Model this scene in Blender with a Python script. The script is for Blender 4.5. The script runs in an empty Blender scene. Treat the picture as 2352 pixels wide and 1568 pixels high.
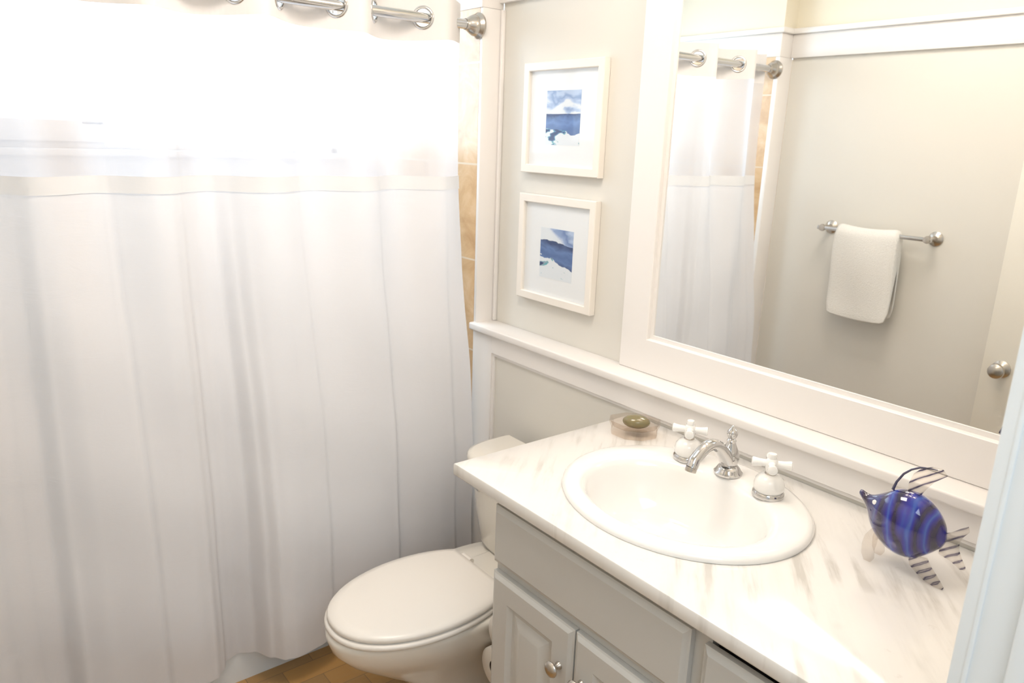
import bpy, bmesh, math, random
from mathutils import Vector, Matrix
random.seed(7)
PI = math.pi
SC = bpy.context.scene
COL = SC.collection

# ------------------------------------------------------------------ camera
cam = bpy.data.cameras.new('camera')
cam.sensor_fit = 'HORIZONTAL'; cam.sensor_width = 36.0; cam.lens = 1731.96 / 2352 * 36.0
cam.clip_start = 0.02
camo = bpy.data.objects.new('camera', cam); COL.objects.link(camo)
_y, _p, _r = (math.radians(a) for a in (51.27491, 14.98864, 2.10573))
fwd = Vector((-math.sin(_y)*math.cos(_p), math.cos(_y)*math.cos(_p), -math.sin(_p)))
rt = fwd.cross(Vector((0, 0, 1))).normalized(); up = rt.cross(fwd)
R_ = rt*math.cos(_r) + up*math.sin(_r); U_ = -rt*math.sin(_r) + up*math.cos(_r)
camo.matrix_world = Matrix(((R_.x, U_.x, -fwd.x, 1.2776), (R_.y, U_.y, -fwd.y, -1.50951),
                            (R_.z, U_.z, -fwd.z, 1.60544), (0, 0, 0, 1)))
cam.dof.use_dof = True; cam.dof.focus_distance = 1.45; cam.dof.aperture_fstop = 7.0
SC.camera = camo

# ------------------------------------------------------------------ world, lights, exposure
SC.view_settings.view_transform = 'Standard'; SC.view_settings.look = 'None'
SC.view_settings.gamma = 1.0; SC.view_settings.use_curve_mapping = False
SC.view_settings.exposure = 0.57
W = bpy.data.worlds.new('sky'); SC.world = W; W.use_nodes = True
W.node_tree.nodes['Background'].inputs[0].default_value = (0.74, 0.87, 1.0, 1)
W.node_tree.nodes['Background'].inputs[1].default_value = 6.2

def area(name, loc, rot, sx, sy, power, color, portal=False):
    l = bpy.data.lights.new(name, 'AREA'); l.shape = 'RECTANGLE'; l.size = sx; l.size_y = sy
    l.energy = power; l.color = color
    o = bpy.data.objects.new(name, l); o.location = loc; o.rotation_euler = rot; COL.objects.link(o)
    if portal: l.cycles.is_portal = True
    return o
# portal in the window opening (only guides sampling of the sky)
area('window_portal', (-1.53, -0.775, 1.87), (0, -PI/2, 0), 0.68, 1.17, 1, (1, 1, 1), True)
# added unseen fill light, standing in for hallway daylight behind the camera
area('hallway_daylight_fill', (2.0, -1.5, 2.40), (0, 0, 0), 1.4, 1.8, 23, (0.84, 0.93, 1.0))
# the bathroom's ceiling lamp, flush in the ceiling
area('bathroom_ceiling_lamp', (0.05, -0.85, 2.425), (0, 0, 0), 0.5, 0.5, 8, (1.0, 0.90, 0.81))

# ------------------------------------------------------------------ helpers
def wloc(o):
    v = Vector((0, 0, 0))
    while o is not None: v += o.location; o = o.parent
    return v

class MB:
    def __init__(s): s.bm = bmesh.new()
    def face(s, vs):
        try: return s.bm.faces.new(vs)
        except ValueError: return None
    def box(s, x0, x1, y0, y1, z0, z1, bevel=0.0, seg=2):
        bm = s.bm
        v = [bm.verts.new((x, y, z)) for x in (x0, x1) for y in (y0, y1) for z in (z0, z1)]
        f = [bm.faces.new([v[i] for i in q]) for q in
             ((0, 1, 3, 2), (4, 6, 7, 5), (0, 4, 5, 1), (2, 3, 7, 6), (0, 2, 6, 4), (1, 5, 7, 3))]
        if bevel > 0:
            es = list({e for q in f for e in q.edges})
            bmesh.ops.bevel(bm, geom=es, offset=bevel, segments=seg, profile=0.5, affect='EDGES')
        return s
    def loft(s, rings, cap0=True, cap1=True, closed=True):
        bm = s.bm
        R = [[bm.verts.new(p) for p in r] for r in rings]
        n = len(R[0])
        for a, b in zip(R[:-1], R[1:]):
            for i in range(n if closed else n-1):
                j = (i+1) % n
                s.face((a[i], a[j], b[j], b[i]))
        if cap0: s.face(list(reversed(R[0])))
        if cap1: s.face(R[-1])
        return s
    def lathe(s, prof, origin=(0, 0, 0), axis=(0, 0, 1), seg=40, cap0=True, cap1=True):
        o = Vector(origin); a = Vector(axis).normalized()
        t = Vector((1, 0, 0)) if abs(a.x) < 0.9 else Vector((0, 1, 0))
        u = a.cross(t).normalized(); w = a.cross(u)
        rings = [[o + a*h + (u*math.cos(2*PI*i/seg) + w*math.sin(2*PI*i/seg))*max(r, 1e-5) for i in range(seg)] for r, h in prof]
        return s.loft(rings, cap0, cap1)
    def tube(s, pts, rad, seg=20, cap=True, flat=1.0):
        pts = [Vector(p) for p in pts]; n = len(pts)
        rads = rad if isinstance(rad, (list, tuple)) else [rad]*n
        T = [(pts[min(i+1, n-1)] - pts[max(i-1, 0)]).normalized() for i in range(n)]
        t0 = Vector((0, 0, 1)) if abs(T[0].z) < 0.9 else Vector((1, 0, 0))
        u = T[0].cross(t0).normalized(); rings = []
        for i in range(n):
            u = (u - T[i]*u.dot(T[i])).normalized(); w = T[i].cross(u)
            rings.append([pts[i] + (u*math.cos(2*PI*k/seg) + w*math.sin(2*PI*k/seg)*flat)*rads[i] for k in range(seg)])
        return s.loft(rings, cap, cap)
    def torus(s, c, axis, R, r, seg=40, sub=12):
        o = Vector(c); a = Vector(axis).normalized()
        t = Vector((0, 0, 1)) if abs(a.z) < 0.9 else Vector((1, 0, 0))
        u = a.cross(t).normalized(); w = a.cross(u); bm = s.bm; V = []
        for i in range(seg):
            d = u*math.cos(2*PI*i/seg) + w*math.sin(2*PI*i/seg)
            V.append([bm.verts.new(o + d*(R + r*math.cos(2*PI*k/sub)) + a*r*math.sin(2*PI*k/sub)) for k in range(sub)])
        for i in range(seg):
            for k in range(sub):
                s.face((V[i][k], V[(i+1) % seg][k], V[(i+1) % seg][(k+1) % sub], V[i][(k+1) % sub]))
        return s
    def panel(s, x0, x1, z0, z1, yback, prof, sign=-1):
        """Rectangle in the xz plane built from nested loops; prof = [(inset, y)], last one is filled."""
        P = [(0.0, yback)] + prof; rings = []
        for d, y in P:
            rings.append([(x0+d, y, z0+d), (x1-d, y, z0+d), (x1-d, y, z1-d), (x0+d, y, z1-d)])
        return s.loft(rings, True, True)
    def frame(s, x0, x1, z0, z1, prof):
        """Picture-frame like ring in xz: prof = closed list of (inset, y)."""
        rings = [[(x0+d, y, z0+d), (x1-d, y, z0+d), (x1-d, y, z1-d), (x0+d, y, z1-d)] for d, y in prof]
        rings.append(rings[0])
        bm = s.bm; R = [[bm.verts.new(p) for p in r] for r in rings[:-1]]; R.append(R[0])
        for a, b in zip(R[:-1], R[1:]):
            for i in range(4):
                j = (i+1) % 4; s.face((a[i], a[j], b[j], b[i]))
        return s
    def prism_xz(s, poly, y0, y1, bulge=0.0):
        """Outline in the xz plane given thickness along y (thinner at the rim when bulge > 0)."""
        n = len(poly); cx = sum(p[0] for p in poly)/n; cz = sum(p[1] for p in poly)/n
        def sc(k, y): return [(cx+(x-cx)*k, y, cz+(z-cz)*k) for x, z in poly]
        ym = (y0+y1)/2; h = (y1-y0)/2
        return s.loft([sc(0.90, ym-h), sc(0.97, ym-h*0.8), sc(1.0, ym-h*0.3), sc(1.0, ym+h*0.3), sc(0.97, ym+h*0.8), sc(0.90, ym+h)])
    def build(s, name, mat, parent=None, smooth=True, angle=40, sub=0):
        bm = s.bm
        bmesh.ops.remove_doubles(bm, verts=bm.verts, dist=1e-6)
        bmesh.ops.recalc_face_normals(bm, faces=bm.faces)
        me = bpy.data.meshes.new(name); bm.to_mesh(me); bm.free()
        if mat: me.materials.append(mat)
        if smooth:
            me.shade_smooth()
            me.set_sharp_from_angle(angle=math.radians(angle))
        o = bpy.data.objects.new(name, me); COL.objects.link(o)
        if parent is not None:
            o.parent = parent; o.location = -wloc(parent)
        if sub:
            m = o.modifiers.new('subdivision', 'SUBSURF'); m.levels = sub; m.render_levels = sub
        return o

def tag(o, label, cat, group=None):
    o['label'] = label; o['category'] = cat
    if group: o['group'] = group
    return o
def struct(o, label=None):
    o['kind'] = 'structure'
    if label: o['label'] = label
    return o
def thing(name, loc, label, cat, group=None):
    o = bpy.data.objects.new(name, None); o.empty_display_size = 0.05; o.location = loc; COL.objects.link(o)
    return tag(o, label, cat, group)
def part(o, label):
    o['label'] = label; return o

# ------------------------------------------------------------------ materials
def mat(name, color=(.8, .8, .8), rough=.5, metal=0.0, **kw):
    m = bpy.data.materials.new(name); m.use_nodes = True
    b = m.node_tree.nodes['Principled BSDF']
    b.inputs['Base Color'].default_value = (*color, 1); b.inputs['Roughness'].default_value = rough
    b.inputs['Metallic'].default_value = metal
    for k, v in kw.items(): b.inputs[k.replace('_', ' ')].default_value = v
    return m
class NT:
    def __init__(s, m): s.m = m; s.t = m.node_tree; s.b = s.t.nodes.get('Principled BSDF'); s.out = s.t.nodes['Material Output']
    def n(s, typ, **kw):
        x = s.t.nodes.new(typ)
        for k, v in kw.items():
            if k.startswith('i_'): x.inputs[k[2:].replace('_', ' ')].default_value = v
            else: setattr(x, k, v)
        return x
    def l(s, a, b): s.t.links.new(a, b)
    def ramp(s, fac, stops, interp='LINEAR'):
        r = s.n('ShaderNodeValToRGB'); r.color_ramp.interpolation = interp
        e = r.color_ramp.elements
        while len(e) < len(stops): e.new(0.5)
        for q, (p, c) in zip(e, stops): q.position = p; q.color = (*c, 1)
        s.l(fac, r.inputs[0]); return r.outputs[0]
    def math(s, op, a, b=None, c=None):
        x = s.n('ShaderNodeMath', operation=op)
        for i, v in enumerate((a, b, c)):
            if v is None: continue
            if isinstance(v, (int, float)): x.inputs[i].default_value = v
            else: s.l(v, x.inputs[i])
        return x.outputs[0]
    def mix(s, fac, a, b):
        x = s.n('ShaderNodeMix', data_type='RGBA')
        for i, v in ((0, fac), (6, a), (7, b)):
            if isinstance(v, (int, float)): x.inputs[i].default_value = v
            elif isinstance(v, tuple): x.inputs[i].default_value = (*v, 1)
            else: s.l(v, x.inputs[i])
        return x.outputs[2]
    def obj(s): return s.n('ShaderNodeTexCoord').outputs['Object']
    def map(s, vec, scale=(1, 1, 1), rot=(0, 0, 0), loc=(0, 0, 0)):
        x = s.n('ShaderNodeMapping'); x.inputs['Scale'].default_value = scale; x.inputs['Rotation'].default_value = rot
        x.inputs['Location'].default_value = loc; s.l(vec, x.inputs[0]); return x.outputs[0]
    def noise(s, vec, scale, detail=4, rough=.5, dist=0.0):
        x = s.n('ShaderNodeTexNoise'); x.inputs['Scale'].default_value = scale; x.inputs['Detail'].default_value = detail
        x.inputs['Roughness'].default_value = rough; x.inputs['Distortion'].default_value = dist
        s.l(vec, x.inputs['Vector']); return x.outputs[0]
    def bump(s, h, strength=.2, dist=.01):
        x = s.n('ShaderNodeBump'); x.inputs['Strength'].default_value = strength; x.inputs['Distance'].default_value = dist
        s.l(h, x.inputs['Height']); s.l(x.outputs[0], s.b.inputs['Normal']); return x.outputs[0]

def paint(name, color, rough=.55, bump=.03):
    m = mat(name, color, rough); t = NT(m); v = t.obj()
    t.l(t.mix(t.noise(v, 3.0), tuple(c*.985 for c in color), tuple(min(1, c*1.015) for c in color)), t.b.inputs['Base Color'])
    t.bump(t.noise(v, 260.0, 2), bump, .002); return m
M = {}
M['wall'] = paint('pale_grey_green_wall_paint', (.74, .715, .655))
M['upper'] = paint('cream_upper_wall_paint', (.86, .80, .66))
M['trim'] = paint('white_trim_paint', (.86, .83, .80), .35, .015)
M['ceil'] = paint('ceiling_paint', (.85, .84, .81), .7)
M['hall'] = paint('hallway_wall_paint', (.78, .80, .82), .6)
M['jamb'] = paint('blue_white_door_frame_paint', (.80, .85, .88), .35, .02)
M['door'] = paint('cream_door_paint', (.82, .78, .69), .4, .015)
M['cab'] = paint('warm_grey_cabinet_paint', (.55, .54, .51), .38, .02)
M['cabdark'] = mat('dark_cabinet_gap', (.10, .09, .08), .8)
M['porc'] = mat('white_porcelain', (.88, .865, .835), .08, Coat_Weight=.4, Coat_Roughness=.03)
M['toilet'] = mat('warm_white_toilet_china', (.82, .78, .70), .12, Coat_Weight=.3, Coat_Roughness=.05)
M['seat'] = mat('warm_white_seat_plastic', (.84, .80, .74), .28)
M['tub'] = mat('white_tub_enamel', (.78, .82, .84), .15)
M['chrome'] = mat('polished_chrome', (.62, .61, .60), .06, 1.0)
M['nickel'] = mat('brushed_nickel', (.55, .51, .46), .27, 1.0)
M['mirror'] = mat('mirror_silvering', (.93, .94, .93), .0, 1.0)
M['white_frame'] = paint('cream_white_picture_frame', (.88, .83, .76), .4, .02)
M['mat_board'] = mat('white_mat_board', (.93, .92, .90), .8)
M['paper'] = mat('white_toilet_paper', (.85, .83, .79), .9)
M['card'] = mat('grey_cardboard_core', (.13, .11, .09), .9)
M['gasket'] = mat('dark_gasket', (.08, .08, .08), .6)
M['shade'] = mat('hallway_fill_white', (.9, .9, .9), .5)  # plain white meant for the added hallway fill, unused

def clear_glass(name, tint=(1, 1, 1), gloss=.06, extra=None):
    """thin clear glass: straight-through transparency with a fresnel gloss"""
    m = bpy.data.materials.new(name); m.use_nodes = True; t = NT(m); t.t.nodes.remove(t.b)
    tr = t.n('ShaderNodeBsdfTransparent'); tr.inputs[0].default_value = (*tint, 1)
    gl = t.n('ShaderNodeBsdfGlossy'); gl.inputs['Roughness'].default_value = .03
    fr = t.n('ShaderNodeFresnel'); fr.inputs[0].default_value = 1.45
    ge = t.n('ShaderNodeNewGeometry'); fac = t.math('MULTIPLY', fr.outputs[0], t.math('SUBTRACT', 1.0, ge.outputs['Backfacing']))
    mx = t.n('ShaderNodeMixShader'); t.l(fac, mx.inputs[0]); t.l(tr.outputs[0], mx.inputs[1]); t.l(gl.outputs[0], mx.inputs[2])
    t.l(mx.outputs[0], t.out.inputs[0]); return m
M['pane'] = clear_glass('window_pane_glass', (.97, .99, 1))
M['picglass'] = clear_glass('picture_glass', (.98, .99, 1))
M['dish'] = clear_glass('rosy_clear_glass', (.93, .895, .86))

def marble():
    m = mat('white_veined_marble', (.88, .84, .78), .16); t = NT(m); v = t.obj()
    base = t.mix(t.noise(v, 5, 5, .6), (.80, .785, .755), (.775, .745, .70))
    d = t.map(v, (1, 1, 1), (0, 0, math.radians(-40)))
    n1 = t.noise(t.map(d, (26, 3.0, 1)), 1.0, 5, .55, .1)
    vein = t.ramp(n1, [(.37, (1, 1, 1)), (.41, (.6, .6, .6)), (.49, (.08, .08, .08)), (.6, (0, 0, 0)), (.8, (.25, .25, .25))])
    patch = t.ramp(t.noise(v, 6, 3), [(.38, (.1, .1, .1)), (.6, (1, 1, 1))])
    f = t.math('MULTIPLY', t.math('MULTIPLY', vein, patch), .6)
    c = t.mix(f, base, (.40, .37, .32))
    spots = t.ramp(t.noise(v, 38, 4, .7), [(.66, (0, 0, 0)), (.78, (1, 1, 1))])
    c = t.mix(t.math('MULTIPLY', spots, .35), c, (.52, .48, .43))
    t.l(c, t.b.inputs['Base Color']); return m
M['marble'] = marble()
def tile():
    m = mat('tan_travertine_tile', (.6, .42, .25), .25); t = NT(m); v = t.obj()
    c = t.ramp(t.noise(v, 9, 8, .65, .6), [(.25, (.50, .30, .14)), (.5, (.66, .44, .24)), (.75, (.80, .60, .38))])
    b = t.n('ShaderNodeTexBrick'); b.offset = 0.5
    b.inputs['Scale'].default_value = 1.0; b.inputs['Brick Width'].default_value = .305; b.inputs['Row Height'].default_value = .305
    b.inputs['Mortar Size'].default_value = .003
    mp = t.n('ShaderNodeVectorMath', operation='ADD'); mp.inputs[1].default_value = (0, 0, 0)
    sep = t.n('ShaderNodeSeparateXYZ'); t.l(v, sep.inputs[0]); cb = t.n('ShaderNodeCombineXYZ')
    t.l(t.math('ADD', sep.outputs[0], sep.outputs[1]), cb.inputs[0]); t.l(sep.outputs[2], cb.inputs[1]); t.l(cb.outputs[0], b.inputs['Vector'])
    t.l(t.mix(b.outputs['Fac'], c, (.72, .60, .44)), t.b.inputs['Base Color']); return m
M['tile'] = tile()
def floor_mat():
    m = mat('tan_wood_look_floor', (.5, .28, .1), .35); t = NT(m); v = t.obj()
    b = t.n('ShaderNodeTexBrick'); b.offset = .5; b.inputs['Scale'].default_value = 1
    b.inputs['Brick Width'].default_value = .20; b.inputs['Row Height'].default_value = .075; b.inputs['Mortar Size'].default_value = .0012
    b.inputs['Color1'].default_value = (.52, .27, .075, 1); b.inputs['Color2'].default_value = (.34, .19, .07, 1); b.inputs['Mortar'].default_value = (.20, .11, .05, 1)
    t.l(t.map(v, rot=(0, 0, PI/2)), b.inputs['Vector'])
    g = t.noise(t.map(v, (60, 6, 6)), 1.0, 5)
    t.l(t.mix(t.math('MULTIPLY', g, .45), b.outputs['Color'], (.42, .30, .16)), t.b.inputs['Base Color']); return m
M['floor'] = floor_mat()

def cloth(name, color, transl, transp, weave=900, crease=True):
    m = bpy.data.materials.new(name); m.use_nodes = True; t = NT(m); t.t.nodes.remove(t.b); t.b = None
    v = t.obj()
    df = t.n('ShaderNodeBsdfDiffuse'); df.inputs[0].default_value = (*color, 1)
    tl = t.n('ShaderNodeBsdfTranslucent'); tl.inputs[0].default_value = (*color, 1)
    mx = t.n('ShaderNodeMixShader'); mx.inputs[0].default_value = transl
    t.l(df.outputs[0], mx.inputs[1]); t.l(tl.outputs[0], mx.inputs[2]); last = mx.outputs[0]
    bp_ = t.n('ShaderNodeBump'); bp_.inputs['Strength'].default_value = .4; bp_.inputs['Distance'].default_value = .004
    if crease:
        h = t.math('ADD', t.noise(t.map(v, (1, 3, 9)), 1.6, 4, .55, .8), t.math('MULTIPLY', t.noise(t.map(v, (1, 160, 500)), 1.0, 2), .06))
    else:
        h = t.noise(t.map(v, (1, 40, 4)), 1.0, 3)
    t.l(h, bp_.inputs['Height']); t.l(bp_.outputs[0], df.inputs['Normal'])
    if transp > 0:
        tr = t.n('ShaderNodeBsdfTransparent'); m2 = t.n('ShaderNodeMixShader'); m2.inputs[0].default_value = transp
        t.l(last, m2.inputs[1]); t.l(tr.outputs[0], m2.inputs[2]); last = m2.outputs[0]
    t.l(last, t.out.inputs[0]); return m
M['cotton'] = cloth('white_cotton_curtain', (.845, .845, .865), .21, 0)
M['band'] = cloth('white_cotton_double_band', (.83, .83, .835), .115, 0)
M['header'] = cloth('white_curtain_header', (.83, .805, .785), .0, 0, crease=False)
M['sheer'] = cloth('white_sheer_voile', (.86, .86, .90), .52, .30, crease=False)
M['towel'] = None
def terry():
    m = mat('white_terry', (.88, .86, .81), .95); t = NT(m); v = t.obj()
    t.bump(t.noise(v, 420, 2), .8, .004); return m
M['towel'] = terry()

# ------------------------------------------------------------------ room shell
XL, XR = -1.46, 1.04            # window wall, doorway wall
YB, YF = 0.0, -1.586            # vanity wall, opposite wall
TS = -0.0795                    # face of wainscot and of the tiled end wall
TF = -1.493                     # face of the tiled end wall on the far side
XT = -0.702                     # corner where the tub alcove begins
ZC, ZF0, ZF1 = 2.44, 1.985, 2.098
b = MB(); b.box(XL-.1, 2.9, -3.4, .12, -.06, 0); struct(b.build('floor', M['floor'], smooth=False))
b = MB(); b.box(XL-.1, 2.9, -3.4, .12, ZC, ZC+.06); struct(b.build('ceiling', M['ceil'], smooth=False))
# vanity wall: lower paint, upper cream
b = MB(); b.box(XT, XR+.12, YB, YB+.1, 0, ZF1); struct(b.build('wall_back', M['wall'], smooth=False))
b = MB(); b.box(XL-.1, XR+.12, YB, YB+.1, ZF1, ZC); struct(b.build('wall_back_upper', M['upper'], smooth=False))
b = MB(); b.box(XL-.1, XT-.014, TS, YB+.1, 0, ZF0); struct(b.build('wall_alcove_right', M['tile'], smooth=False))
b = MB(); b.box(XT-.014, XT, TS, YB, 1.0, ZF0, .002)
b.box(XT, XT+.011, YB-.014, YB, 1.014, ZF0, .003); struct(b.build('trim_1', M['trim']))
b = MB(); b.box(XL-.1, XT, TS, YB, ZF1, ZC); struct(b.build('wall_alcove_right_upper', M['upper'], smooth=False))
# opposite wall
b = MB(); b.box(XT, XR, YF-.1, YF, 0, ZF1); struct(b.build('wall_front', M['wall'], smooth=False))
b = MB(); b.box(XL-.1, XR+.12, YF-.1, YF, ZF1, ZC); struct(b.build('wall_front_upper', M['upper'], smooth=False))
b = MB(); b.box(XL-.1, XT-.022, YF-.1, TF, 0, ZF0); struct(b.build('wall_alcove_left', M['tile'], smooth=False))
b = MB(); b.box(XT-.022, XT, YF, TF+.001, 0, ZF0, .002); struct(b.build('trim_2', M['trim']))
b = MB(); b.box(XL-.1, XT, YF, TF, ZF1, ZC); struct(b.build('wall_alcove_left_upper', M['upper'], smooth=False))
# frieze boards with a small cap, all round
def frieze(name, x0, x1, y0, y1, cx0, cx1, cy0, cy1):
    b = MB(); b.box(x0, x1, y0, y1, ZF0+(.018 if name == 'trim_3' else 0), ZF1-.018, .002); b.box(cx0, cx1, cy0, cy1, ZF1-.018, ZF1+.004, .004)
    struct(b.build(name, M['trim']))
frieze('trim_3', XT-.001, -.103, YB-.018, YB, XT-.001, XR, YB-.034, YB)
frieze('trim_4', XL, XT, TS-.004, YB, XL, XT+.014, TS-.016, YB)
frieze('trim_5', XT, XR, YF, YF+.018, XT, XR, YF, YF+.034)
frieze('trim_6', XL, XT, YF, TF+.004, XL, XT+.014, YF, TF+.018)
# window wall
WY0, WY1, WZ0, WZ1 = -1.36, -.19, 1.53, 2.21
b = MB()
b.box(XL-.1, XL, YF-.1, WY0, 0, ZC); b.box(XL-.1, XL, WY1, YB+.1, 0, ZC); b.box(XL-.1, XL, WY0, WY1, 0, WZ0); b.box(XL-.1, XL, WY0, WY1, WZ1, ZC)
struct(b.build('wall_left', M['trim'], smooth=False))
b = MB()
for y0, y1, z0, z1 in ((WY0, WY1, WZ0, WZ0+.02), (WY0, WY1, WZ1-.03, WZ1), (WY0, WY0+.03, WZ0, WZ1), (WY1-.02, WY1, WZ0, WZ1)):
    b.box(XL-.08, XL-.03, y0, y1, z0, z1, .003)
wn = struct(b.build('window_1', M['trim']))
b = MB()
for y0, y1, z0, z1 in ((WY0+.03, -.99, WZ0+.02, 1.615), (WY0+.03, -.99, WZ1-.075, WZ1-.03), (WY0+.03, WY0+.08, 1.60, 2.14), (-1.055, -.99, 1.60, 2.14)):
    b.box(XL-.05, XL-.015, y0, y1, z0, z1, .004)
part(b.build('window_sash', M['trim'], wn), 'sliding left sash with white frame')
b = MB(); b.box(XL-.040, XL-.036, WY0+.07, -1.05, 1.61, 2.15); b.box(XL-.066, XL-.062, -1.0, WY1-.02, WZ0+.02, WZ1-.03)
b.build('window_pane', M['pane'], wn, smooth=False)
b = MB(); b.box(XL-.03, XL+.03, WY0-.02, WY1+.02, WZ0-.022, WZ0, .004); b.build('window_sill', M['trim'], wn)
# doorway wall
JY = -.708
b = MB()
b.box(XR, XR+.11, JY+.016, YB+.1, 0, ZC); b.box(XR, XR+.11, YF-.1, -1.575, 0, ZC); b.box(XR, XR+.11, -1.575, JY+.016, 2.10, ZC)
struct(b.build('wall_right', M['wall'], smooth=False))
# door frame: jamb with stop, casing
b = MB()
b.box(XR-.001, XR+.112, JY, JY+.016, 0, 2.09, .0015)
b.box(XR+.050, XR+.085, JY-.011, JY, 0, 2.08, .004)
b.box(XR+.012, XR+.017, JY-.0016, JY, 0, 2.08, .0008)
b.box(XR+.112, XR+.128, JY+.004, JY+.075, 0, 2.14, .004)
b.box(XR-.001, XR+.112, -1.575, JY, 2.085, 2.10, .002)
struct(b.build('trim_7', M['jamb']), 'blue-white doorway jamb with raised stop at the right of the photo')
# hallway the camera stands in
b = MB(); b.box(2.8, 2.9, -3.4, .12, 0, ZC); struct(b.build('wall_hallway', M['hall'], smooth=False))
b = MB(); b.box(1.15, 2.8, -3.4, -3.3, 0, ZC); struct(b.build('wall_hallway_end', M['hall'], smooth=False))
b = MB(); b.box(1.15, 2.8, .1, .12, 0, ZC); struct(b.build('wall_hallway_far', M['hall'], smooth=False))
b = MB(); b.box(XR, XR+.11, -3.4, YF-.1, 0, ZC); struct(b.build('wall_hallway_side', M['hall'], smooth=False))
# wainscot: recessed panel, stile, rail, bead, ledge, baseboard
b = MB(); b.box(XT-.014, XR, TS+.012, YB, .0, .99); struct(b.build('wall_wainscot', M['wall'], smooth=False))
b = MB()
b.box(XT-.014, -.612, TS, TS+.02, .0, .99, .001); b.box(-.612, XR, TS, TS+.02, .930, .99, .001)
struct(b.build('trim_8', M['trim'], smooth=False))
b = MB(); b.box(-.612, -.602, TS+.005, TS+.0118, .12, .9295); b.box(-.602, XR, TS+.005, TS+.0118, .921, .9295)
struct(b.build('trim_10', M['trim'], smooth=False))
b = MB(); b.box(XT-.018, XR, TS-.0165, YB, .990, 1.0137, .005, 3); struct(b.build('trim_9', M['trim']), 'white ledge running above the wainscot')
b = MB(); b.box(-.60, XR, TS-.004, TS+.012, 0, .115, .004); struct(b.build('baseboard_back', M['trim']))
b = MB(); b.box(XT, XR-.76, YF, YF+.014, 0, .12, .004); struct(b.build('baseboard_front', M['trim']))
# the door, open against the opposite wall
DX0, DX1, DY0, DY1 = .265, 1.035, -1.584, -1.552
b = MB(); b.box(DX0, DX1, DY0, DY1, .01, 2.075, .002)
dr = struct(b.build('door_1', M['door']), 'cream door standing open against the grey wall, seen in the mirror')
b = MB(); b.box(DX0-.0012, DX0+.001, -1.579, -1.557, .84, .90, .0005); b.build('latch_plate', M['nickel'], dr)
b = MB(); b.lathe([(.0, 0), (.032, 0), (.032, .004), (.022, .010), (.012, .014), (.011, .026), (.016, .030), (.0245, .036), (.028, .046), (.026, .056), (.018, .062), (.0, .064)],
                  (.330, DY1, .860), (0, 1, 0)); part(b.build('door_knob', M['nickel'], dr), 'round brushed-metal knob')

# ------------------------------------------------------------------ bathtub
def rrect(cx, cy, hx, hy, r, z, n=8):
    pts = []
    for qx, qy, a0 in ((1, 1, 0), (-1, 1, PI/2), (-1, -1, PI), (1, -1, 1.5*PI)):
        for i in range(n+1):
            a = a0 + PI/2*i/n
            pts.append((cx+qx*(hx-r)+r*math.cos(a), cy+qy*(hy-r)+r*math.sin(a), z))
    return pts
tb = thing('bathtub', (-1.09, (TS+TF)/2, 0), 'white alcove bathtub, its apron showing below the curtain hem', 'bathtub')
tcx, tcy, thx, thy = (XL-.712)/2, (TS+TF)/2, (-.712-XL)/2-.001, (TS-TF)/2-.002
b = MB()
b.loft([rrect(tcx, tcy, thx, thy, .012, 0), rrect(tcx, tcy, thx, thy, .012, .40), rrect(tcx, tcy, thx-.004, thy-.002, .015, .425), rrect(tcx, tcy, thx-.012, thy-.008, .02, .435),
        rrect(tcx, tcy, thx-.06, thy-.07, .10, .435), rrect(tcx, tcy, thx-.075, thy-.085, .10, .42), rrect(tcx, tcy, thx-.12, thy-.16, .12, .16), rrect(tcx, tcy, thx-.18, thy-.24, .12, .11)])
b.build('tub_shell', M['tub'], tb)
b = MB(); b.lathe([(0, 0), (.03, 0), (.03, .004), (.0, .006)], (tcx, -.42, .111), seg=24); b.build('drain', M['chrome'], tb)

# ------------------------------------------------------------------ shower rod
ZR, XRD = 1.9331, -.72
rd = thing('shower_rod', (XRD, TS, ZR), 'polished shower curtain rod with bell flanges on the tan tile', 'curtain rod')
b = MB(); b.tube([(XRD, TS-.012, ZR), (XRD, (TS+TF)/2, ZR), (XRD, TF+.012, ZR)], .0145, 24); b.build('rod', M['chrome'], rd)
bell = [(.0, 0), (.037, 0), (.038, .006), (.033, .012), (.030, .016), (.031, .020), (.027, .030), (.021, .040), (.017, .046), (.0165, .052), (.0, .053)]
for yy, ax in ((TS-.0005, -1), (TF+.0005, 1)):
    b = MB(); b.lathe(bell, (XRD, yy, ZR), (0, ax, 0)); b.build('flange', M['nickel'], rd)

# ------------------------------------------------------------------ shower curtain
def sstep(a, b_, x):
    t = min(1, max(0, (x-a)/(b_-a))); return t*t*(3-2*t)
FOLD = [(-1.50, .0), (-1.45, -.015), (-1.40, -.03), (-1.355, -.035), (-1.31, .0), (-1.25, .018), (-1.15, .026), (-1.135, .020), (-1.12, .028), (-1.05, .032), (-1.01, .022), (-.985, -.004), (-.965, -.040), (-.93, -.052), (-.89, -.035),
        (-.855, .020), (-.825, .052), (-.79, .060), (-.73, .054), (-.675, .046), (-.660, .034), (-.60, .036), (-.50, .032), (-.438, .026), (-.420, .006), (-.36, .010), (-.28, .010), (-.215, .004), (-.195, -.010), (-.12, -.012), (-.05, -.02)]
def fold(y):
    for (a, p), (c, q) in zip(FOLD[:-1], FOLD[1:]):
        if y <= c:
            t = max(0, (y-a)/(c-a)); t = t*t*(3-2*t); return p+(q-p)*t
    return FOLD[-1][1]
def edge_y(z):
    T = [(0.0, -.100), (.5, -.105), (.76, -.113), (.95, -.125), (1.2, -.140), (1.49, -.144), (2.1, -.136)]
    for (a, p), (c, q) in zip(T[:-1], T[1:]):
        if z <= c: return p+(q-p)*(z-a)/(c-a)
    return -.136
YL = -1.490
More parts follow.
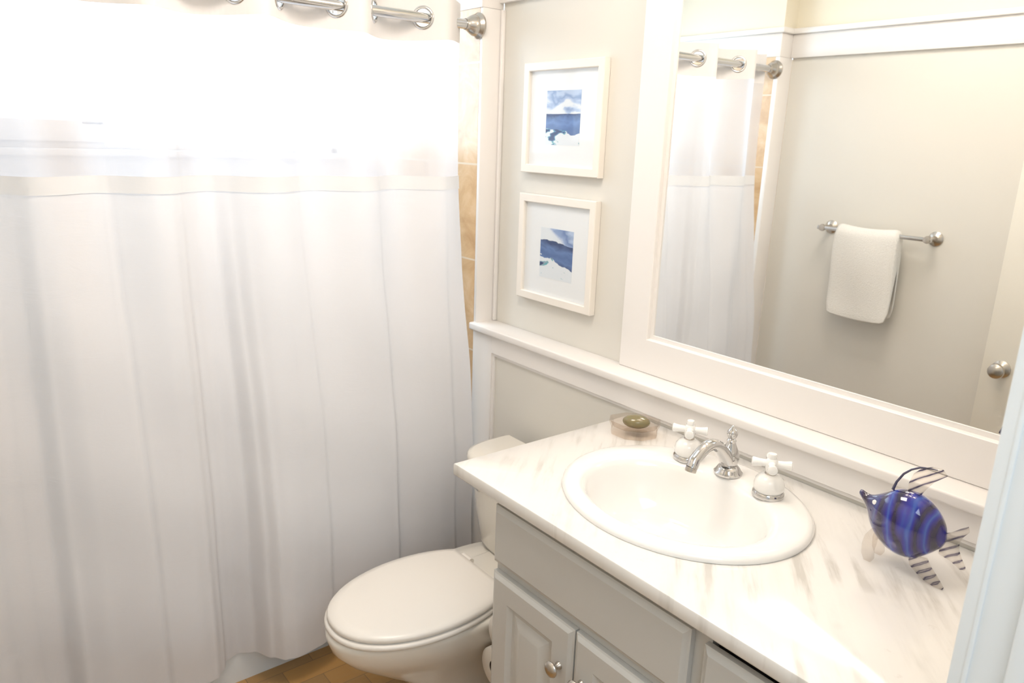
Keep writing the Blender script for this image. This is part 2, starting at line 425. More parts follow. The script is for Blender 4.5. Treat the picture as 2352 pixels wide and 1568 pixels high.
def left_y(z):
    T = [(0.0, YL), (.45, YL), (.76, YL+.012), (1.2, YL+.045), (1.49, YL+.062), (2.1, YL+.07)]
    for (a, p), (c, q) in zip(T[:-1], T[1:]):
        if z <= c: return p+(q-p)*(z-a)/(c-a)
    return YL+.07
def cur(s_, z):
    """s_ in [0,1] from far end to right edge; returns a point of the cloth"""
    yr = edge_y(z); y = YL + (yr-YL)*s_ + (left_y(z)-YL)*(1-s_)**9
    yn = YL + (-.13-YL)*s_
    top = sstep(.75, 1.88, z)
    mean = -.652 - .068*sstep(.45, 1.85, z)
    amp = .046
    ph = 2*PI*(yn+.283)/.27
    A = amp*math.sin(ph)
    low = fold(yn)*(0.75+.25*sstep(.9, .1, z))
    x = mean + A*top + low*(1-top)
    x += .003*math.sin(yn*23+z*5)*(1-top) + .0025*math.sin(z*17+yn*9)*(1-top)
    if z > 1.5: y += .012*math.cos(ph)*sstep(1.5, 1.88, z)*min(1, (1-s_)*12)
    return Vector((x, y, z))
hem = lambda s_: .112 + .012*math.sin(s_*9+.6)
hdr = lambda s_: 1.873 + .006*math.sin(s_*14)
rings_s = []
for k in range(5):
    for yc, sg in ((-.283-.27*k, 1), (-.283-.27*k-.135, -1)):
        s_ = (yc-YL)/(-.13-YL)
        if .03 < s_ < .98: rings_s.append((s_, sg))
ring_c = []
for s_, sg in rings_s:
    c = cur(s_, ZR); d = (cur(s_+.004, ZR)-cur(s_-.004, ZR)).normalized(); nrm = Vector((d.y, -d.x, 0)).normalized()
    ring_c.append((c, nrm))
def cloth_grid(zf0, zf1, ny, nz, name, m, off=0.0, holes=False):
    b = MB(); bm = b.bm; V = []
    for j in range(nz+1):
        row = []
        for i in range(ny+1):
            s_ = i/ny; z0 = zf0(s_); z1 = zf1(s_); z = z0+(z1-z0)*j/nz
            p = cur(s_, z)
            if off:
                d = cur(min(1, s_+.002), z)-cur(max(0, s_-.002), z); n = Vector((d.y, -d.x, 0)).normalized(); p = p+n*off
            row.append(bm.verts.new(p))
        V.append(row)
    for j in range(nz):
        for i in range(ny):
            q = (V[j][i], V[j][i+1], V[j+1][i+1], V[j+1][i])
            if holes:
                c = (q[0].co+q[2].co)/2
                if any((c-rc).length < .0285 for rc, _ in ring_c): continue
            b.face(q)
    return b.build(name, m, sc, angle=180)
sc = thing('shower_curtain', (-.66, -.78, .11), 'white shower curtain with sheer top panel hanging from the rod', 'shower curtain')
part(cloth_grid(hem, lambda s: 1.452, 300, 90, 'lower_panel', M['cotton']), 'opaque white cotton lower panel')
part(cloth_grid(lambda s: 1.450, lambda s: 1.490, 300, 6, 'seam_band', M['band'], .0025), 'stitched white band under the sheer panel')
part(cloth_grid(lambda s: 1.489, hdr, 300, 24, 'sheer_panel', M['sheer']), 'see-through white voile panel')
part(cloth_grid(hdr, lambda s: 1.990, 460, 40, 'header', M['header'], .001, True), 'plain white header punched by the rings')
for c, nrm in ring_c:
    b = MB(); b.torus(c, nrm, .0285, .0048); b.build('grommet_ring', M['chrome'], sc)

# ------------------------------------------------------------------ mirror over the ledge
GX0, GX1, GZ0, GZ1 = -.0085, .935, 1.1175, 1.975
mr = thing('wall_mirror', (.46, -.01, 1.014), 'large mirror in a wide flat white frame standing on the ledge', 'mirror')
b = MB(); b.frame(-.102, XR-.002, 1.0142, 2.071, [(0, -.0005), (0, -.019), (.002, -.0205), (.0905, -.0205), (.0925, -.019), (.0935, -.009), (.1035, -.009), (.1035, -.0004)])
b.build('mirror_frame', M['trim'], mr, angle=20)
b = MB(); b.box(GX0-.003, XR-.1025, -.006, -.001, GZ0-.003, 1.9685+.0015); b.build('mirror_glass', M['mirror'], mr, smooth=False)

# ------------------------------------------------------------------ framed seascapes
def art_mat(kind, x0, x1, z0, z1):
    m = mat('seascape_print_%s' % kind, (.8, .8, .8), .7); t = NT(m); v = t.obj()
    sp = t.n('ShaderNodeSeparateXYZ'); t.l(v, sp.inputs[0])
    u = t.math('DIVIDE', t.math('SUBTRACT', sp.outputs[0], x0), x1-x0); w = t.math('DIVIDE', t.math('SUBTRACT', sp.outputs[2], z0), z1-z0)
    n1 = t.noise(t.map(v, (1, 1, 2.2), loc=(3.1 if kind == 'surf' else 7.7, 0, 0)), 13, 3, .5, .3)
    n2 = t.noise(t.map(v, (1, 1, 2.0), loc=(9, 0, 4)), 22, 3, .5, .4)
    nd = t.math('SUBTRACT', n1, .5); nd2 = t.math('SUBTRACT', n2, .5)
    white = (.83, .85, .86); pale = (.50, .60, .76); mid = (.115, .20, .42); navy = (.035, .065, .17); teal = (.10, .42, .45)
    if kind == 'surf':
        sky = t.ramp(t.math('ADD', t.math('ADD', t.math('MULTIPLY', w, .9), t.math('MULTIPLY', nd, 1.1)), t.math('MULTIPLY', u, .10)),
                     [(.55, white), (.68, (.80, .82, .84)), (.76, pale), (.88, (.26, .36, .58)), (1.0, pale)])
        sea = t.ramp(t.math('ADD', w, t.math('MULTIPLY', nd2, .35)), [(.20, (.10, .17, .35)), (.32, mid), (.42, (.17, .28, .55)), (.50, mid), (.585, navy)])
        foam = t.ramp(t.math('ADD', t.math('MULTIPLY', nd, 2.6), t.math('ADD', .5, t.math('MULTIPLY', nd2, 1.0))), [(.36, navy), (.42, mid), (.46, teal), (.50, white), (1, white)])
        hor = t.math('GREATER_THAN', t.math('ADD', w, t.math('MULTIPLY', nd2, .03)), .575)
        lo = t.math('GREATER_THAN', t.math('ADD', w, t.math('ADD', t.math('MULTIPLY', nd, .35), t.math('MULTIPLY', u, .08))), .30)
    else:
        sky = t.ramp(t.math('ADD', t.math('ADD', t.math('MULTIPLY', w, .35), t.math('MULTIPLY', nd, .7)), t.math('MULTIPLY', u, .62)),
                     [(.45, white), (.60, (.78, .81, .85)), (.70, (.32, .42, .64)), (.86, (.16, .24, .46)), (1.0, pale)])
        sea = t.ramp(t.math('ADD', w, t.math('ADD', t.math('MULTIPLY', nd2, .30), t.math('MULTIPLY', u, .10))), [(.30, navy), (.42, mid), (.52, (.08, .15, .34)), (.62, (.13, .22, .45)), (.75, navy)])
        foam = t.ramp(t.math('ADD', t.math('MULTIPLY', nd, 2.4), .56), [(.28, navy), (.36, (.35, .42, .5)), (.42, teal), (.46, white), (1, white)])
        hor = t.math('GREATER_THAN', t.math('ADD', w, t.math('ADD', t.math('MULTIPLY', nd, .25), t.math('MULTIPLY', u, .14))), .80)
        lo = t.math('GREATER_THAN', t.math('ADD', w, t.math('ADD', t.math('MULTIPLY', nd, .40), t.math('MULTIPLY', u, .22))), .47)
    c = t.mix(lo, foam, t.mix(hor, sea, sky))
    t.l(c, t.b.inputs['Base Color']); return m
def picture(z0, z1, az0, az1, kind, label):
    x0, x1, ax0, ax1 = -.566, -.230, -.470, -.325
    p = thing('picture_frame', ((x0+x1)/2, 0, z0), label, 'picture', 'framed seascape prints')
    b = MB(); b.frame(x0, x1, z0, z1, [(0, -.001), (0, -.021), (.002, -.023), (.022, -.023), (.024, -.021), (.024, -.001)])
    b.build('frame_moulding', M['white_frame'], p, angle=20)
    b = MB(); b.panel(x0+.023, x1-.023, z0+.023, z1-.023, -.002, [(0, -.010)]); b.build('mat_board', M['mat_board'], p, smooth=False)
    b = MB(); b.panel(ax0, ax1, az0, az1, -.0098, [(0, -.0106)]); b.build('print', art_mat(kind, ax0, ax1, az0, az1), p, smooth=False)
    b = MB(); b.panel(x0+.0235, x1-.0235, z0+.0235, z1-.0235, -.0148, [(0, -.0162)]); b.build('picture_glass', M['picglass'], p, smooth=False)
picture(1.511, 1.824, 1.594, 1.745, 'surf', 'upper white-framed print of a blue sea under white cloud')
picture(1.125, 1.448, 1.202, 1.353, 'rocks', 'lower white-framed print of dark waves and pale rocks')

# ------------------------------------------------------------------ vanity cabinet
VX0, VX1, VYF = .122, XR-.003, -.600
vn = thing('vanity_cabinet', (.58, -.34, 0), 'grey painted vanity cabinet with raised panel doors', 'cabinet')
b = MB()
F0 = VYF+.0195
b.box(VX0, VX0+.018, F0, TS-.003, .0, .8795); b.box(VX1-.018, VX1, F0, TS-.003, .0, .8795)
b.box(VX0+.0185, VX1-.0185, VYF+.06, VYF+.075, .0, .10)
b.box(VX0+.0185, VX1-.0185, F0, TS-.0125, .101, .118)
b.box(VX0+.0185, VX1-.0185, TS-.012, TS-.003, .10, .8795)
b.box(VX0, VX1, VYF, VYF+.019, .8555, .8795); b.box(VX0, VX0+.035, VYF, VYF+.019, .0, .855); b.box(VX1-.03, VX1, VYF, VYF+.019, .0, .855)
b.box(.640, .680, VYF, VYF+.019, .10, .855)
b.box(VX0+.0352, .6398, VYF, VYF+.019, .10, .14); b.box(.6802, VX1-.0302, VYF, VYF+.019, .10, .14); b.box(VX0+.0352, .6398, VYF, VYF+.019, .69, .725)
b.build('carcass', M['cab'], vn, smooth=False)
FR = VYF-.0005
def slab(x0, x1, z0, z1):
    return MB().panel(x0, x1, z0, z1, FR, [(0, FR-.011), (.004, FR-.0125), (.009, FR-.0165), (.012, FR-.018)])
def raised(x0, x1, z0, z1):
    return MB().panel(x0, x1, z0, z1, FR, [(0, FR-.011), (.004, FR-.0125), (.009, FR-.0165), (.012, FR-.018), (.056, FR-.018), (.060, FR-.015), (.066, FR-.0085), (.074, FR-.0085), (.098, FR-.0165), (.101, FR-.017)])
def knob(x, z, parent):
    b = MB(); b.lathe([(0, 0), (.0085, 0), (.008, .003), (.0055, .007), (.0055, .013), (.009, .016), (.0155, .019), (.0165, .022), (.0145, .026), (.008, .029), (0, .030)], (x, FR-.018, z), (0, -1, 0), 28)
    return b.build('knob', M['nickel'], parent)
df = slab(VX0+.003, .647, .722, .856).build('drawer_front', M['cab'], vn, angle=15); part(df, 'wide plain false drawer front below the sink')
d1 = raised(VX0+.003, .385, .12, .699).build('door', M['cab'], vn, angle=15)
d2 = raised(.389, .647, .12, .699).build('door', M['cab'], vn, angle=15)
k1 = knob(.353, .603, d1); k2 = knob(.419, .603, d2)
for z0, z1 in ((.700, .846), (.50, .690), (.31, .49), (.12, .30)):
    q = slab(.674, VX1-.008, z0, z1).build('drawer', M['cab'], vn, angle=15)
    knob(.855, (z0+z1)/2, q)

# ------------------------------------------------------------------ countertop with cut-out for the sink
SX, SY, SA, SB = .402, -.348, .262, .228
def ell(cx, cy, a, b_, z, n=96, p=2.0):
    out = []
    for i in range(n):
        t = 2*PI*i/n; c, s = math.cos(t), math.sin(t)
        out.append((cx+a*math.copysign(abs(c)**(2/p), c), cy+b_*math.copysign(abs(s)**(2/p), s), z))
    return out
def counter():
    b = MB(); bm = b.bm; n = 96
    X0, X1, Y0, Y1 = 0.0, XR-.002, -.638, TS+.011
    def rect(d, z):
        x0, x1, y0, y1 = X0+d, X1, Y0+d, Y1
        r = .012; out = []
        for i in range(n):
            t = 2*PI*i/n; dx, dy = math.cos(t)*SA, math.sin(t)*SB
            k = 1e9
            if dx > 1e-9: k = min(k, (x1-SX)/dx)
            if dx < -1e-9: k = min(k, (x0-SX)/dx)
            if dy > 1e-9: k = min(k, (y1-SY)/dy)
            if dy < -1e-9: k = min(k, (y0-SY)/dy)
            out.append([SX+dx*k, SY+dy*k, z])
        for cx_, cy_ in ((x0, y0), (x0, y1), (x1, y0), (x1, y1)):
            j = min(range(n), key=lambda i: (out[i][0]-cx_)**2+(out[i][1]-cy_)**2); out[j] = [cx_, cy_, z]
        return out
    hole = lambda z: ell(SX, SY, SA-.03, SB-.03, z, n)
    rings = [hole(.8805), hole(.910), rect(.004, .910), rect(.0012, .9085), rect(0, .906), rect(0, .8845), rect(.002, .881), rect(.003, .8805), hole(.8805)]
    b.loft(rings, False, False); return b
tag(counter().build('countertop', M['marble'], angle=35), 'white veined marble countertop overhanging the grey vanity', 'countertop')

# ------------------------------------------------------------------ drop-in sink
sk = thing('sink', (SX, SY, .91), 'white oval porcelain sink set into the marble countertop', 'sink')
BX, BY = SX, SY-.030
b = MB()
secs = [(SX, SY, SA, SB, .9105), (SX, SY, SA+.001, SB+.001, .916), (SX, SY, SA-.005, SB-.005, .9225), (SX, SY, SA-.014, SB-.014, .9255),
        (BX, SY-.022, SA-.040, SB-.050, .9255), (BX, BY, SA-.052, SB-.064, .9235), (BX, BY, SA-.060, SB-.072, .917), (BX, BY, SA-.066, SB-.078, .905), (BX, BY, SA-.074, SB-.084, .88), (BX, BY, SA-.09, SB-.096, .84),
        (BX, BY+.004, SA-.118, SB-.118, .805), (BX, BY+.008, SA-.165, SB-.155, .785), (BX, BY+.01, .05, .045, .778), (BX, BY+.01, .024, .024, .775)]
rings = [ell(*q) for q in secs] + [ell(BX, BY+.01, .024, .024, .765), ell(BX, BY+.01, .05, .045, .768), ell(BX, BY+.008, SA-.155, SB-.145, .775), ell(BX, BY, SA-.082, SB-.088, .84), ell(BX, BY, SA-.040, SB-.042, .905), ell(SX, SY, SA-.032, SB-.032, .9102)]
b.loft(rings, False, False); b.build('basin', M['porc'], sk, angle=60)
b = MB(); b.lathe([(0, 0), (.023, 0), (.023, .004), (.020, .006), (.012, .004), (.0, .005)], (BX, BY+.01, .7755), seg=28); part(b.build('drain', M['chrome'], sk), 'chrome pop-up drain')

# ------------------------------------------------------------------ faucet: spout and two porcelain handles
FX, FY, FZ = .400, -.194, .9255
fc = thing('faucet', (FX, FY, FZ), 'chrome arched faucet with two white porcelain cross handles at the sink', 'faucet')
b = MB(); b.lathe([(0, 0), (.030, 0), (.0305, .004), (.027, .008), (.025, .012), (.021, .017), (.015, .020), (.0, .020)], (FX, FY, FZ)); b.build('base_flange', M['chrome'], fc)
b = MB(); b.lathe([(.0, .018), (.015, .018), (.0185, .026), (.020, .036), (.019, .046), (.0155, .056), (.011, .066), (.0085, .073), (.0, .074)], (FX, FY, FZ)); b.build('body', M['chrome'], fc)
b = MB(); b.lathe([(0, .072), (.009, .072), (.0105, .075), (.009, .078), (.007, .080), (.0095, .084), (.0118, .090), (.0112, .096), (.008, .101), (.0045, .104), (.0035, .107), (.0, .110)], (FX, FY, FZ)); part(b.build('lift_knob', M['chrome'], fc), 'finial-shaped lift knob')
b = MB()
arc = []
for i in range(25):
    t = i/24
    y = FY - .008 - .114*t; z = FZ + .030 + .034*math.sin(min(1, t*1.02)*PI*0.93)**.9*1.2 + .020*t
    arc.append((FX, y, z))
arc += [(FX, FY-.126, FZ+.050), (FX, FY-.129, FZ+.045)]
b.tube(arc, [.0165-.004*min(1, i/12) for i in range(len(arc))], 20); b.build('spout', M['chrome'], fc)
b = MB(); b.lathe([(0, 0), (.0115, 0), (.0120, .005), (.0115, .010), (0, .010)], (FX, FY-.132, FZ+.037), (0, .30, .95), 20); b.build('aerator', M['nickel'], fc)
def handle_parts(root_, o, rot, label):
    ox, oy, oz = o
    b = MB(); b.lathe([(0, .0095), (.0265, .0095), (.0302, .016), (.0306, .025), (.0280, .035), (.0215, .043), (.013, .047), (0, .047)], o); root = part(b.build('handle', M['porc'], root_), 'white porcelain '+label)
    b = MB(); b.lathe([(0, 0), (.0315, 0), (.032, .003), (.0315, .008), (.029, .011), (0, .011)], o); b.build('base_ring', M['chrome'], root)
    b = MB(); b.lathe([(0, .045), (.0105, .045), (.0115, .048), (.0095, .052), (0, .052)], o, seg=28); b.build('collar', M['nickel'], root)
    b = MB(); b.lathe([(0, .051), (.010, .051), (.0115, .056), (.0135, .066), (.0120, .076), (.0085, .080), (.0085, .086), (.0075, .090), (0, .091)], o, seg=32)
    hz = oz+.069
    for k in range(4):
        a = rot + k*PI/2; d = Vector((math.cos(a), math.sin(a), 0)); c = Vector((ox, oy, hz))
        b.tube([c+d*.004, c+d*.014, c+d*.024, c+d*.035, c+d*.0375, c+d*.039], [.0085, .0075, .0078, .0098, .0096, .007], 16)
    part(b.build('cross_grip', M['porc'], root), 'white four-armed cross grip')
handle_parts(fc, (.298, -.205, FZ), math.radians(36), 'handle left of the spout, nearer the soap dish')
handle_parts(fc, (.512, -.214, FZ), math.radians(36), 'handle right of the spout, nearer the blue fish')

# ------------------------------------------------------------------ soap dish and soap
def octa(cx, cy, a, b_, z, rot, n=8):
    return [(cx + a*math.cos(2*PI*(i+.5)/n)*math.cos(rot) - b_*math.sin(2*PI*(i+.5)/n)*math.sin(rot),
             cy + a*math.cos(2*PI*(i+.5)/n)*math.sin(rot) + b_*math.sin(2*PI*(i+.5)/n)*math.cos(rot), z) for i in range(n)]
dx_, dy_, drot = .106, -.172, math.radians(40)
sd = thing('soap_dish', (dx_, dy_, .91), 'faceted clear rosy glass soap dish at the back of the counter', 'soap dish')
b = MB(); b.loft([octa(dx_, dy_, .056, .044, .9105, drot), octa(dx_, dy_, .059, .047, .913, drot), octa(dx_, dy_, .061, .049, .924, drot), octa(dx_, dy_, .058, .046, .927, drot), octa(dx_, dy_, .067, .055, .947, drot), octa(dx_, dy_, .064, .052, .948, drot), octa(dx_, dy_, .054, .042, .931, drot), octa(dx_, dy_, .045, .034, .929, drot)])
b.build('dish_bowl', M['dish'], sd, angle=10)
soapm = mat('olive_translucent_soap', (.22, .19, .09), .18, Subsurface_Weight=.2, Coat_Weight=.4)
b = MB(); rings = []
for i in range(13):
    t = -PI/2 + PI*i/12; r = math.cos(t)
    rings.append([(dx_+.005 + .034*r*math.cos(a)*math.cos(drot) - .024*r*math.sin(a)*math.sin(drot), dy_ + .034*r*math.cos(a)*math.sin(drot) + .024*r*math.sin(a)*math.cos(drot), .9455+.0165*math.sin(t)) for a in [2*PI*k/28 for k in range(28)]])
b.loft(rings); tag(b.build('soap_bar', soapm, angle=80), 'oval olive-brown soap lying in the glass soap dish', 'soap')

# ------------------------------------------------------------------ blown-glass fish
def fish_body_mat():
    m = mat('swirled_cobalt_glass', (.02, .03, .35), .04, Coat_Weight=1.0, Coat_Roughness=.02); t = NT(m); v = t.obj()
    d = t.map(v, (1, .5, .25), (0, math.radians(20), 0))
    w = t.n('ShaderNodeTexWave', wave_type='BANDS', bands_direction='X'); w.inputs['Scale'].default_value = 11.0; w.inputs['Distortion'].default_value = 8.5
    w.inputs['Detail'].default_value = 3; w.inputs['Detail Scale'].default_value = 1.4; t.l(d, w.inputs['Vector'])
    c = t.ramp(w.outputs['Fac'], [(0, (.010, .004, .035)), (.28, (.014, .007, .15)), (.60, (.008, .009, .24)), (.80, (.010, .016, .32)), (.95, (.015, .05, .37)), (1, (.035, .10, .43))])
    sp = t.n('ShaderNodeSeparateXYZ'); t.l(v, sp.inputs[0])
    nose = t.ramp(sp.outputs[0], [(.735, (1, 1, 1)), (.775, (0, 0, 0))])
    c = t.mix(t.math('MULTIPLY', nose, .75), c, (.035, .022, .04))
    t.l(c, t.b.inputs['Base Color']); return m
def fin_mat():
    m = clear_glass('clear_glass_with_blue_stripes', (.96, .95, .93)); t = NT(m); v = t.obj()
    tr = [n for n in t.t.nodes if n.bl_idname == 'ShaderNodeBsdfTransparent'][0]
    w = t.n('ShaderNodeTexWave', wave_type='BANDS', bands_direction='X'); w.inputs['Scale'].default_value = 27; w.inputs['Distortion'].default_value = 1.5
    t.l(t.map(v, (1, 1, 1), (0, math.radians(-50), 0)), w.inputs['Vector'])
    c = t.ramp(t.math('ADD', w.outputs['Fac'], t.math('MULTIPLY', t.noise(v, 60, 2), .25)), [(.08, (.16, .15, .27)), (.16, (.40, .38, .46)), (.27, (.86, .84, .82)), (1, (.95, .935, .915))])
    t.l(c, tr.inputs[0]); return m
M['fish'] = fish_body_mat(); M['fin'] = fin_mat(); M['clearfin'] = clear_glass('clear_fin_glass', (.93, .91, .89))
FYC = -.24
fs = thing('glass_fish', (.79, FYC, .91), 'cobalt blue blown-glass fish ornament standing on clear fins', 'ornament')
ST = [(.7055, 1.0215, .0032), (.7075, 1.0200, .0052), (.712, 1.017, .0064), (.719, 1.0125, .0082), (.727, 1.010, .0135), (.736, 1.011, .0225), (.746, 1.0115, .0325), (.757, 1.0095, .0415), (.771, 1.0045, .0485), (.786, .9985, .0518), (.802, .991, .0515),
      (.816, .985, .0475), (.829, .981, .040), (.839, .980, .031), (.847, .981, .021), (.852, .982, .012), (.8545, .9825, .005)]
b = MB(); rings = []
for i, (x, z, r) in enumerate(ST):
    a0 = ST[max(0, i-1)]; a1 = ST[min(len(ST)-1, i+1)]
    tx, tz = .917, -.399; nx, nz = .399, .917
    if i < 5: nx, nz = .30, .954
    r = r*(1+.16*min(1, max(0, (r-.012)/.02)))
    rings.append([(x+nx*r*math.cos(t), FYC + r*(.64 if r > .02 else .9)*math.sin(t), z+nz*r*math.cos(t)) for t in [2*PI*k/36 for k in range(36)]])
b.loft(rings); part(b.build('fish_body', M['fish'], fs, angle=180, sub=1), 'cobalt body with pale blue swirls')
for sy in (-1, 1):
    b = MB(); b.lathe([(0, 0), (.0045, 0), (.004, .0018), (0, .0028)], (.741, FYC+sy*.0165, 1.018), (-.35, sy*.9, .1), 18); b.build('eye', M['porc'], fs)
def fin(poly, name, y, th, m=M['fin']):
    b = MB(); b.prism_xz(poly, y-th, y+th); return b.build(name, m, fs, angle=30)
def curl(pts, rad, name, y):
    b = MB(); b.tube([(x, y, z) for x, z in pts], rad, 10); return b.build(name, M['finrim'], fs)
M['finrim'] = mat('dark_blue_glass_rim', (.05, .045, .10), .05, Coat_Weight=1.0)
fin([(.802, 1.043), (.808, 1.058), (.814, 1.070), (.822, 1.083), (.832, 1.093), (.840, 1.101), (.831, 1.110), (.815, 1.108), (.800, 1.101), (.789, 1.087), (.784, 1.068), (.786, 1.047)], 'dorsal_fin', FYC, .0045)
curl([(.760, 1.046), (.764, 1.062), (.773, 1.080), (.784, 1.092), (.797, 1.1005), (.811, 1.104), (.824, 1.106)], [.0026, .0022, .002, .0018, .0017, .0015, .001], 'dorsal_rim', FYC)
fin([(.850, .966), (.849, 1.002), (.862, 1.010), (.874, 1.022), (.884, 1.030), (.887, 1.022), (.880, 1.010), (.875, .996), (.877, .982), (.884, .968), (.892, .956), (.886, .954), (.870, .962)], 'tail_fin', FYC, .005)
fin([(.808, .945), (.835, .952), (.843, .940), (.853, .930), (.862, .920), (.869, .9115), (.858, .9102), (.842, .913), (.826, .921), (.812, .931)], 'pelvic_fin', FYC-.008, .006)
for yy in (FYC-.022, FYC+.016):
    fin([(.746, .972), (.758, .962), (.757, .945), (.755, .930), (.757, .916), (.754, .9102), (.743, .9102), (.737, .922), (.735, .940), (.738, .958)], 'pectoral_fin', yy, .006, M['clearfin'])

# ------------------------------------------------------------------ toilet
TX = -.237
tl = thing('toilet', (TX, -.5, 0), 'white elongated toilet with closed lid between curtain and vanity', 'toilet')
def egg(w, yb, yf, z, cut=0.0, n=56, k=.42):
    """plan outline: widest at ym, longer towards the front (yf)"""
    ym = yb + (yf-yb)*k; pts = []
    for i in range(n):
        t = 2*PI*i/n; c, s = math.cos(t), math.sin(t)
        if s < 0:
            x, y = w*math.copysign(abs(c)**.92, c), ym + (ym-yf)*s
        elif cut:
            x, y = w*math.copysign(abs(c)**.95, c), min(yb, ym + (yb+cut-ym)*s)
            if y >= yb - 1e-6:   # straight hinge edge: spread the points along it
                sm = (yb-ym)/(yb+cut-ym); cm = math.sqrt(1-sm*sm)**.95
                x = w*cm*max(-1, min(1, c/math.sqrt(1-sm*sm)))
        else:
            x, y = w*math.copysign(abs(c)**.72, c), ym + (yb-ym)*s**.62
        pts.append((TX + x, y, z))
    return pts
b = MB()
b.loft([egg(.115, -.18, -.62, 0), egg(.118, -.18, -.63, .02), egg(.110, -.17, -.60, .05), egg(.108, -.16, -.60, .14), egg(.115, -.15, -.64, .20), egg(.136, -.15, -.725, .26), egg(.158, -.15, -.795, .315), egg(.176, -.15, -.828, .355), egg(.180, -.15, -.838, .385),
        egg(.180, -.15, -.838, .398), egg(.174, -.155, -.832, .404), egg(.12, -.22, -.76, .404)])
b.build('bowl', M['toilet'], tl, angle=60)
b = MB(); b.box(TX-.105, TX+.105, -.42, -.115, .37, .408, .012, 3); b.build('tank_deck', M['toilet'], tl)
def oval_plate(w, yb, yf, z0, z1, rb):
    return MB().loft([egg(w-rb, yb-rb, yf+rb, z0, .075), egg(w-.002, yb-.002, yf+.002, z0+rb*.5, .075), egg(w, yb, yf, z0+rb, .075), egg(w, yb, yf, z1-rb, .075), egg(w-rb*.3, yb-rb*.3, yf+rb*.3, z1-rb*.3, .075), egg(w-rb, yb-rb, yf+rb, z1, .075)])
b = oval_plate(.178, -.385, -.836, .4055, .4215, .006); b.build('seat', M['seat'], tl, angle=60)
b = MB()
b.loft([egg(.168, -.384, -.824, .4225, .075), egg(.173, -.380, -.829, .427, .075), egg(.173, -.380, -.829, .434, .075), egg(.169, -.384, -.825, .4395, .075), egg(.150, -.40, -.80, .4425, .075), egg(.06, -.50, -.68, .4435, .075)])
part(b.build('lid', M['seat'], tl, angle=60), 'closed lid')
for sx in (-.075, .075):
    b = MB(); b.tube([(TX+sx-.02, -.372, .425), (TX+sx+.02, -.372, .425)], .010, 16); b.build('hinge', M['seat'], tl)
def tank(w, d, z, r=.05, yb=-.112):
    """D plan: flat back, bowed front"""
    pts = [(TX+w-.004, yb, z), (TX-w+.004, yb, z), (TX-w, yb-.01, z)]
    n = 22
    for i in range(n+1):
        t = PI + PI*i/n
        c, s = math.cos(t), math.sin(t)
        pts.append((TX + w*math.copysign(abs(c)**.42, c), yb-.02-(d-.02)*abs(s)**.55, z))
    pts.append((TX+w, yb-.01, z)); return pts
b = MB(); b.loft([tank(.185, .165, .41), tank(.195, .172, .425), tank(.215, .182, .53), tank(.230, .188, .658), tank(.230, .188, .668)]); b.build('tank', M['toilet'], tl, angle=50)
b = MB(); b.loft([tank(.234, .194, .669), tank(.243, .203, .674), tank(.244, .204, .688), tank(.240, .200, .697), tank(.228, .190, .701)]); part(b.build('tank_lid', M['toilet'], tl, angle=50), 'bowed tank lid')
b = MB(); b.tube([(TX-.17, -.295, .63), (TX-.17, -.312, .63)], .011, 16); b.tube([(TX-.172, -.315, .632), (TX-.135, -.316, .626), (TX-.10, -.314, .618)], [.006, .006, .008], 12); b.build('flush_lever', M['chrome'], tl)

# ------------------------------------------------------------------ toilet paper on the vanity's side
th = thing('toilet_paper_holder', (.12, -.44, .36), 'chrome two-tier paper roll holder on the side of the vanity', 'paper holder')
b = MB(); b.box(.1135, .1215, -.475, -.425, .27, .44, .003); b.build('back_plate', M['chrome'], th)
ROLL = [(-.016, .296), (.008, .404)]
for cx_, cz_ in ROLL:
    b = MB(); b.tube([(.118, -.450, cz_+.0), (cx_+.03, -.450+.07, cz_), (cx_, -.450+.07, cz_), (cx_, -.384, cz_), (cx_, -.455, cz_), (cx_, -.497, cz_)], .006, 12); b.build('roll_arm', M['chrome'], th)
for (cx_, cz_), lb in zip(ROLL, ('lower white paper roll with dark core beside the vanity', 'upper white paper roll half hidden behind the vanity')):
    r = thing('toilet_paper_roll', (cx_, -.44, cz_), lb, 'toilet paper', 'paper rolls beside the vanity')
    b = MB(); b.lathe([(.021, -.05), (.054, -.05), (.056, -.048), (.056, .048), (.054, .05), (.021, .05)], (cx_, -.44, cz_), (0, 1, 0), 40, False, False); b.build('paper', M['paper'], r, angle=50)
    b = MB(); b.lathe([(.0212, -.0505), (.0212, .0505), (.0196, .0505), (.0196, -.0505), (.0212, -.0505)], (cx_, -.44, cz_), (0, 1, 0), 40, False, False); b.build('core', M['card'], r)

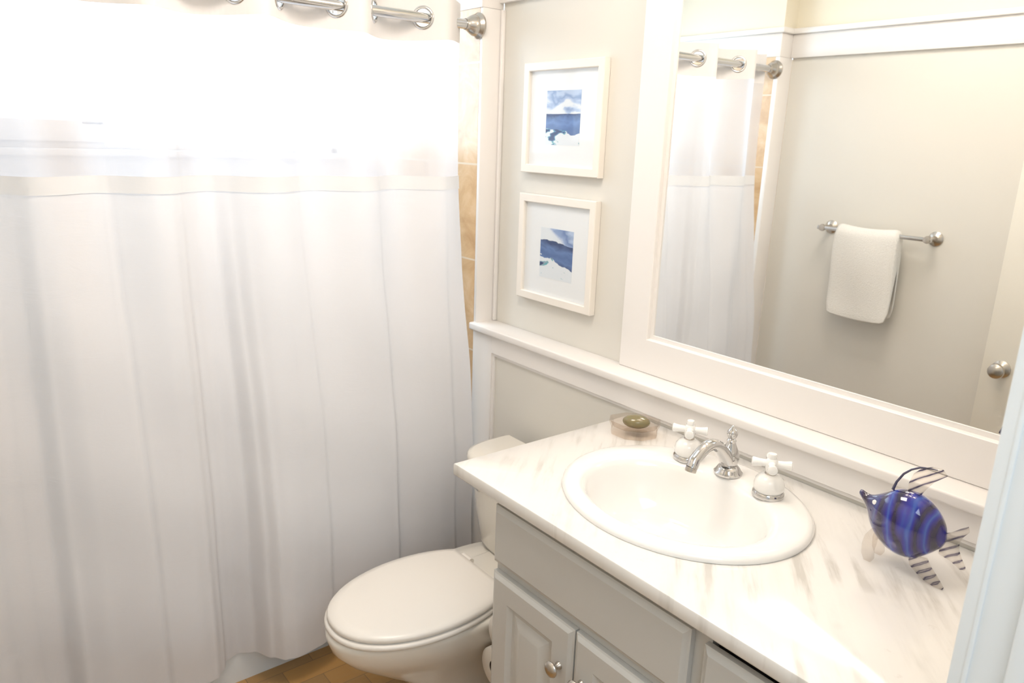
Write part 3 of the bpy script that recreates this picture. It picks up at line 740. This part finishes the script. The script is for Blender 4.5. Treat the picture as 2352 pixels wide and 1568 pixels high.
# ------------------------------------------------------------------ towel bar and towel (seen in the mirror)
BY_, BZ_ = -1.512, 1.294
bar = thing('towel_bar', (-.18, YF, BZ_), 'chrome towel bar on the opposite wall, seen in the mirror', 'towel bar')
b = MB(); b.tube([(-.435, BY_, BZ_), (-.18, BY_, BZ_), (.027, BY_, BZ_)], .0085, 18); b.build('bar', M['chrome'], bar)
for x in (-.415, .012):
    b = MB(); b.lathe([(0, 0), (.027, 0), (.028, .004), (.022, .009), (.012, .014), (.0095, .022), (.0095, .060), (.013, .066), (.015, .075), (.013, .084), (0, .086)], (x, YF+.0002, BZ_), (0, 1, 0), 28); b.build('post', M['nickel'], bar)
def towel():
    b = MB(); x0, x1 = -.345, -.075; n = 10; path = []
    for i in range(10): path.append((BY_-.018, BZ_-.33+.33*i/9.0))
    for i in range(1, 8):
        a = PI - PI*i/8; path.append((BY_ + .020*math.cos(a), BZ_ + .020*math.sin(a)))
    for i in range(13): path.append((BY_+.024+.004*math.sin(i*.5), BZ_-.345*i/12))
    th_ = .010; rings = []
    m_ = len(path); outer, inner = [], []
    for i, (y, z) in enumerate(path):
        p0, p1 = path[max(0, i-1)], path[min(m_-1, i+1)]; ty, tz = p1[0]-p0[0], p1[1]-p0[1]; L = math.hypot(ty, tz); ny, nz = -tz/L, ty/L
        outer.append((y+ny*th_, z+nz*th_)); inner.append((y-ny*th_*.3, z-nz*th_*.3))
    loop = outer + list(reversed(inner))
    for k in range(n+1):
        u = k/n; x = x0+(x1-x0)*u
        e = 1-.35*abs(2*u-1)**8
        rings.append([(x + .010*math.sin(3*z_), y + .004*math.sin(u*7+z_*9), z_ - .012*math.sin(u*3)*(1 if j < m_ else .6)) for j, (y, z_) in enumerate(loop)])
    b.loft(rings); return b
tag(towel().build('hand_towel', M['towel'], angle=60, sub=1), 'folded white towel over the chrome bar, seen in the mirror', 'towel')

# ------------------------------------------------------------------ vanity light above the mirror (just above the frame of the picture)
def glow(name, color, strength):
    m = bpy.data.materials.new(name); m.use_nodes = True; t = NT(m); t.t.nodes.remove(t.b)
    e = t.n('ShaderNodeEmission'); e.inputs[0].default_value = (*color, 1); e.inputs[1].default_value = strength; t.l(e.outputs[0], t.out.inputs[0]); return m
M['bulb'] = glow('warm_lamp_globe', (1.0, .85, .73), 15)
vl = thing('vanity_light', (.46, 0, 2.22), 'bar of warm globe lamps on the wall above the mirror', 'lamp')
b = MB(); b.box(.16, .76, -.028, -.0005, 2.17, 2.27, .006); b.build('back_plate', M['nickel'], vl)
for x in (.24, .46, .68):
    b = MB(); b.tube([(x, -.028, 2.22), (x, -.075, 2.22)], .02, 18); b.build('lamp_socket', M['nickel'], vl)
    b = MB(); rings = []
    b.lathe([(.058*math.sin(PI*i/16), -.058*math.cos(PI*i/16)) for i in range(17)], (x, -.125, 2.22), seg=28, cap0=False, cap1=False); b.build('lamp_globe', M['bulb'], vl)
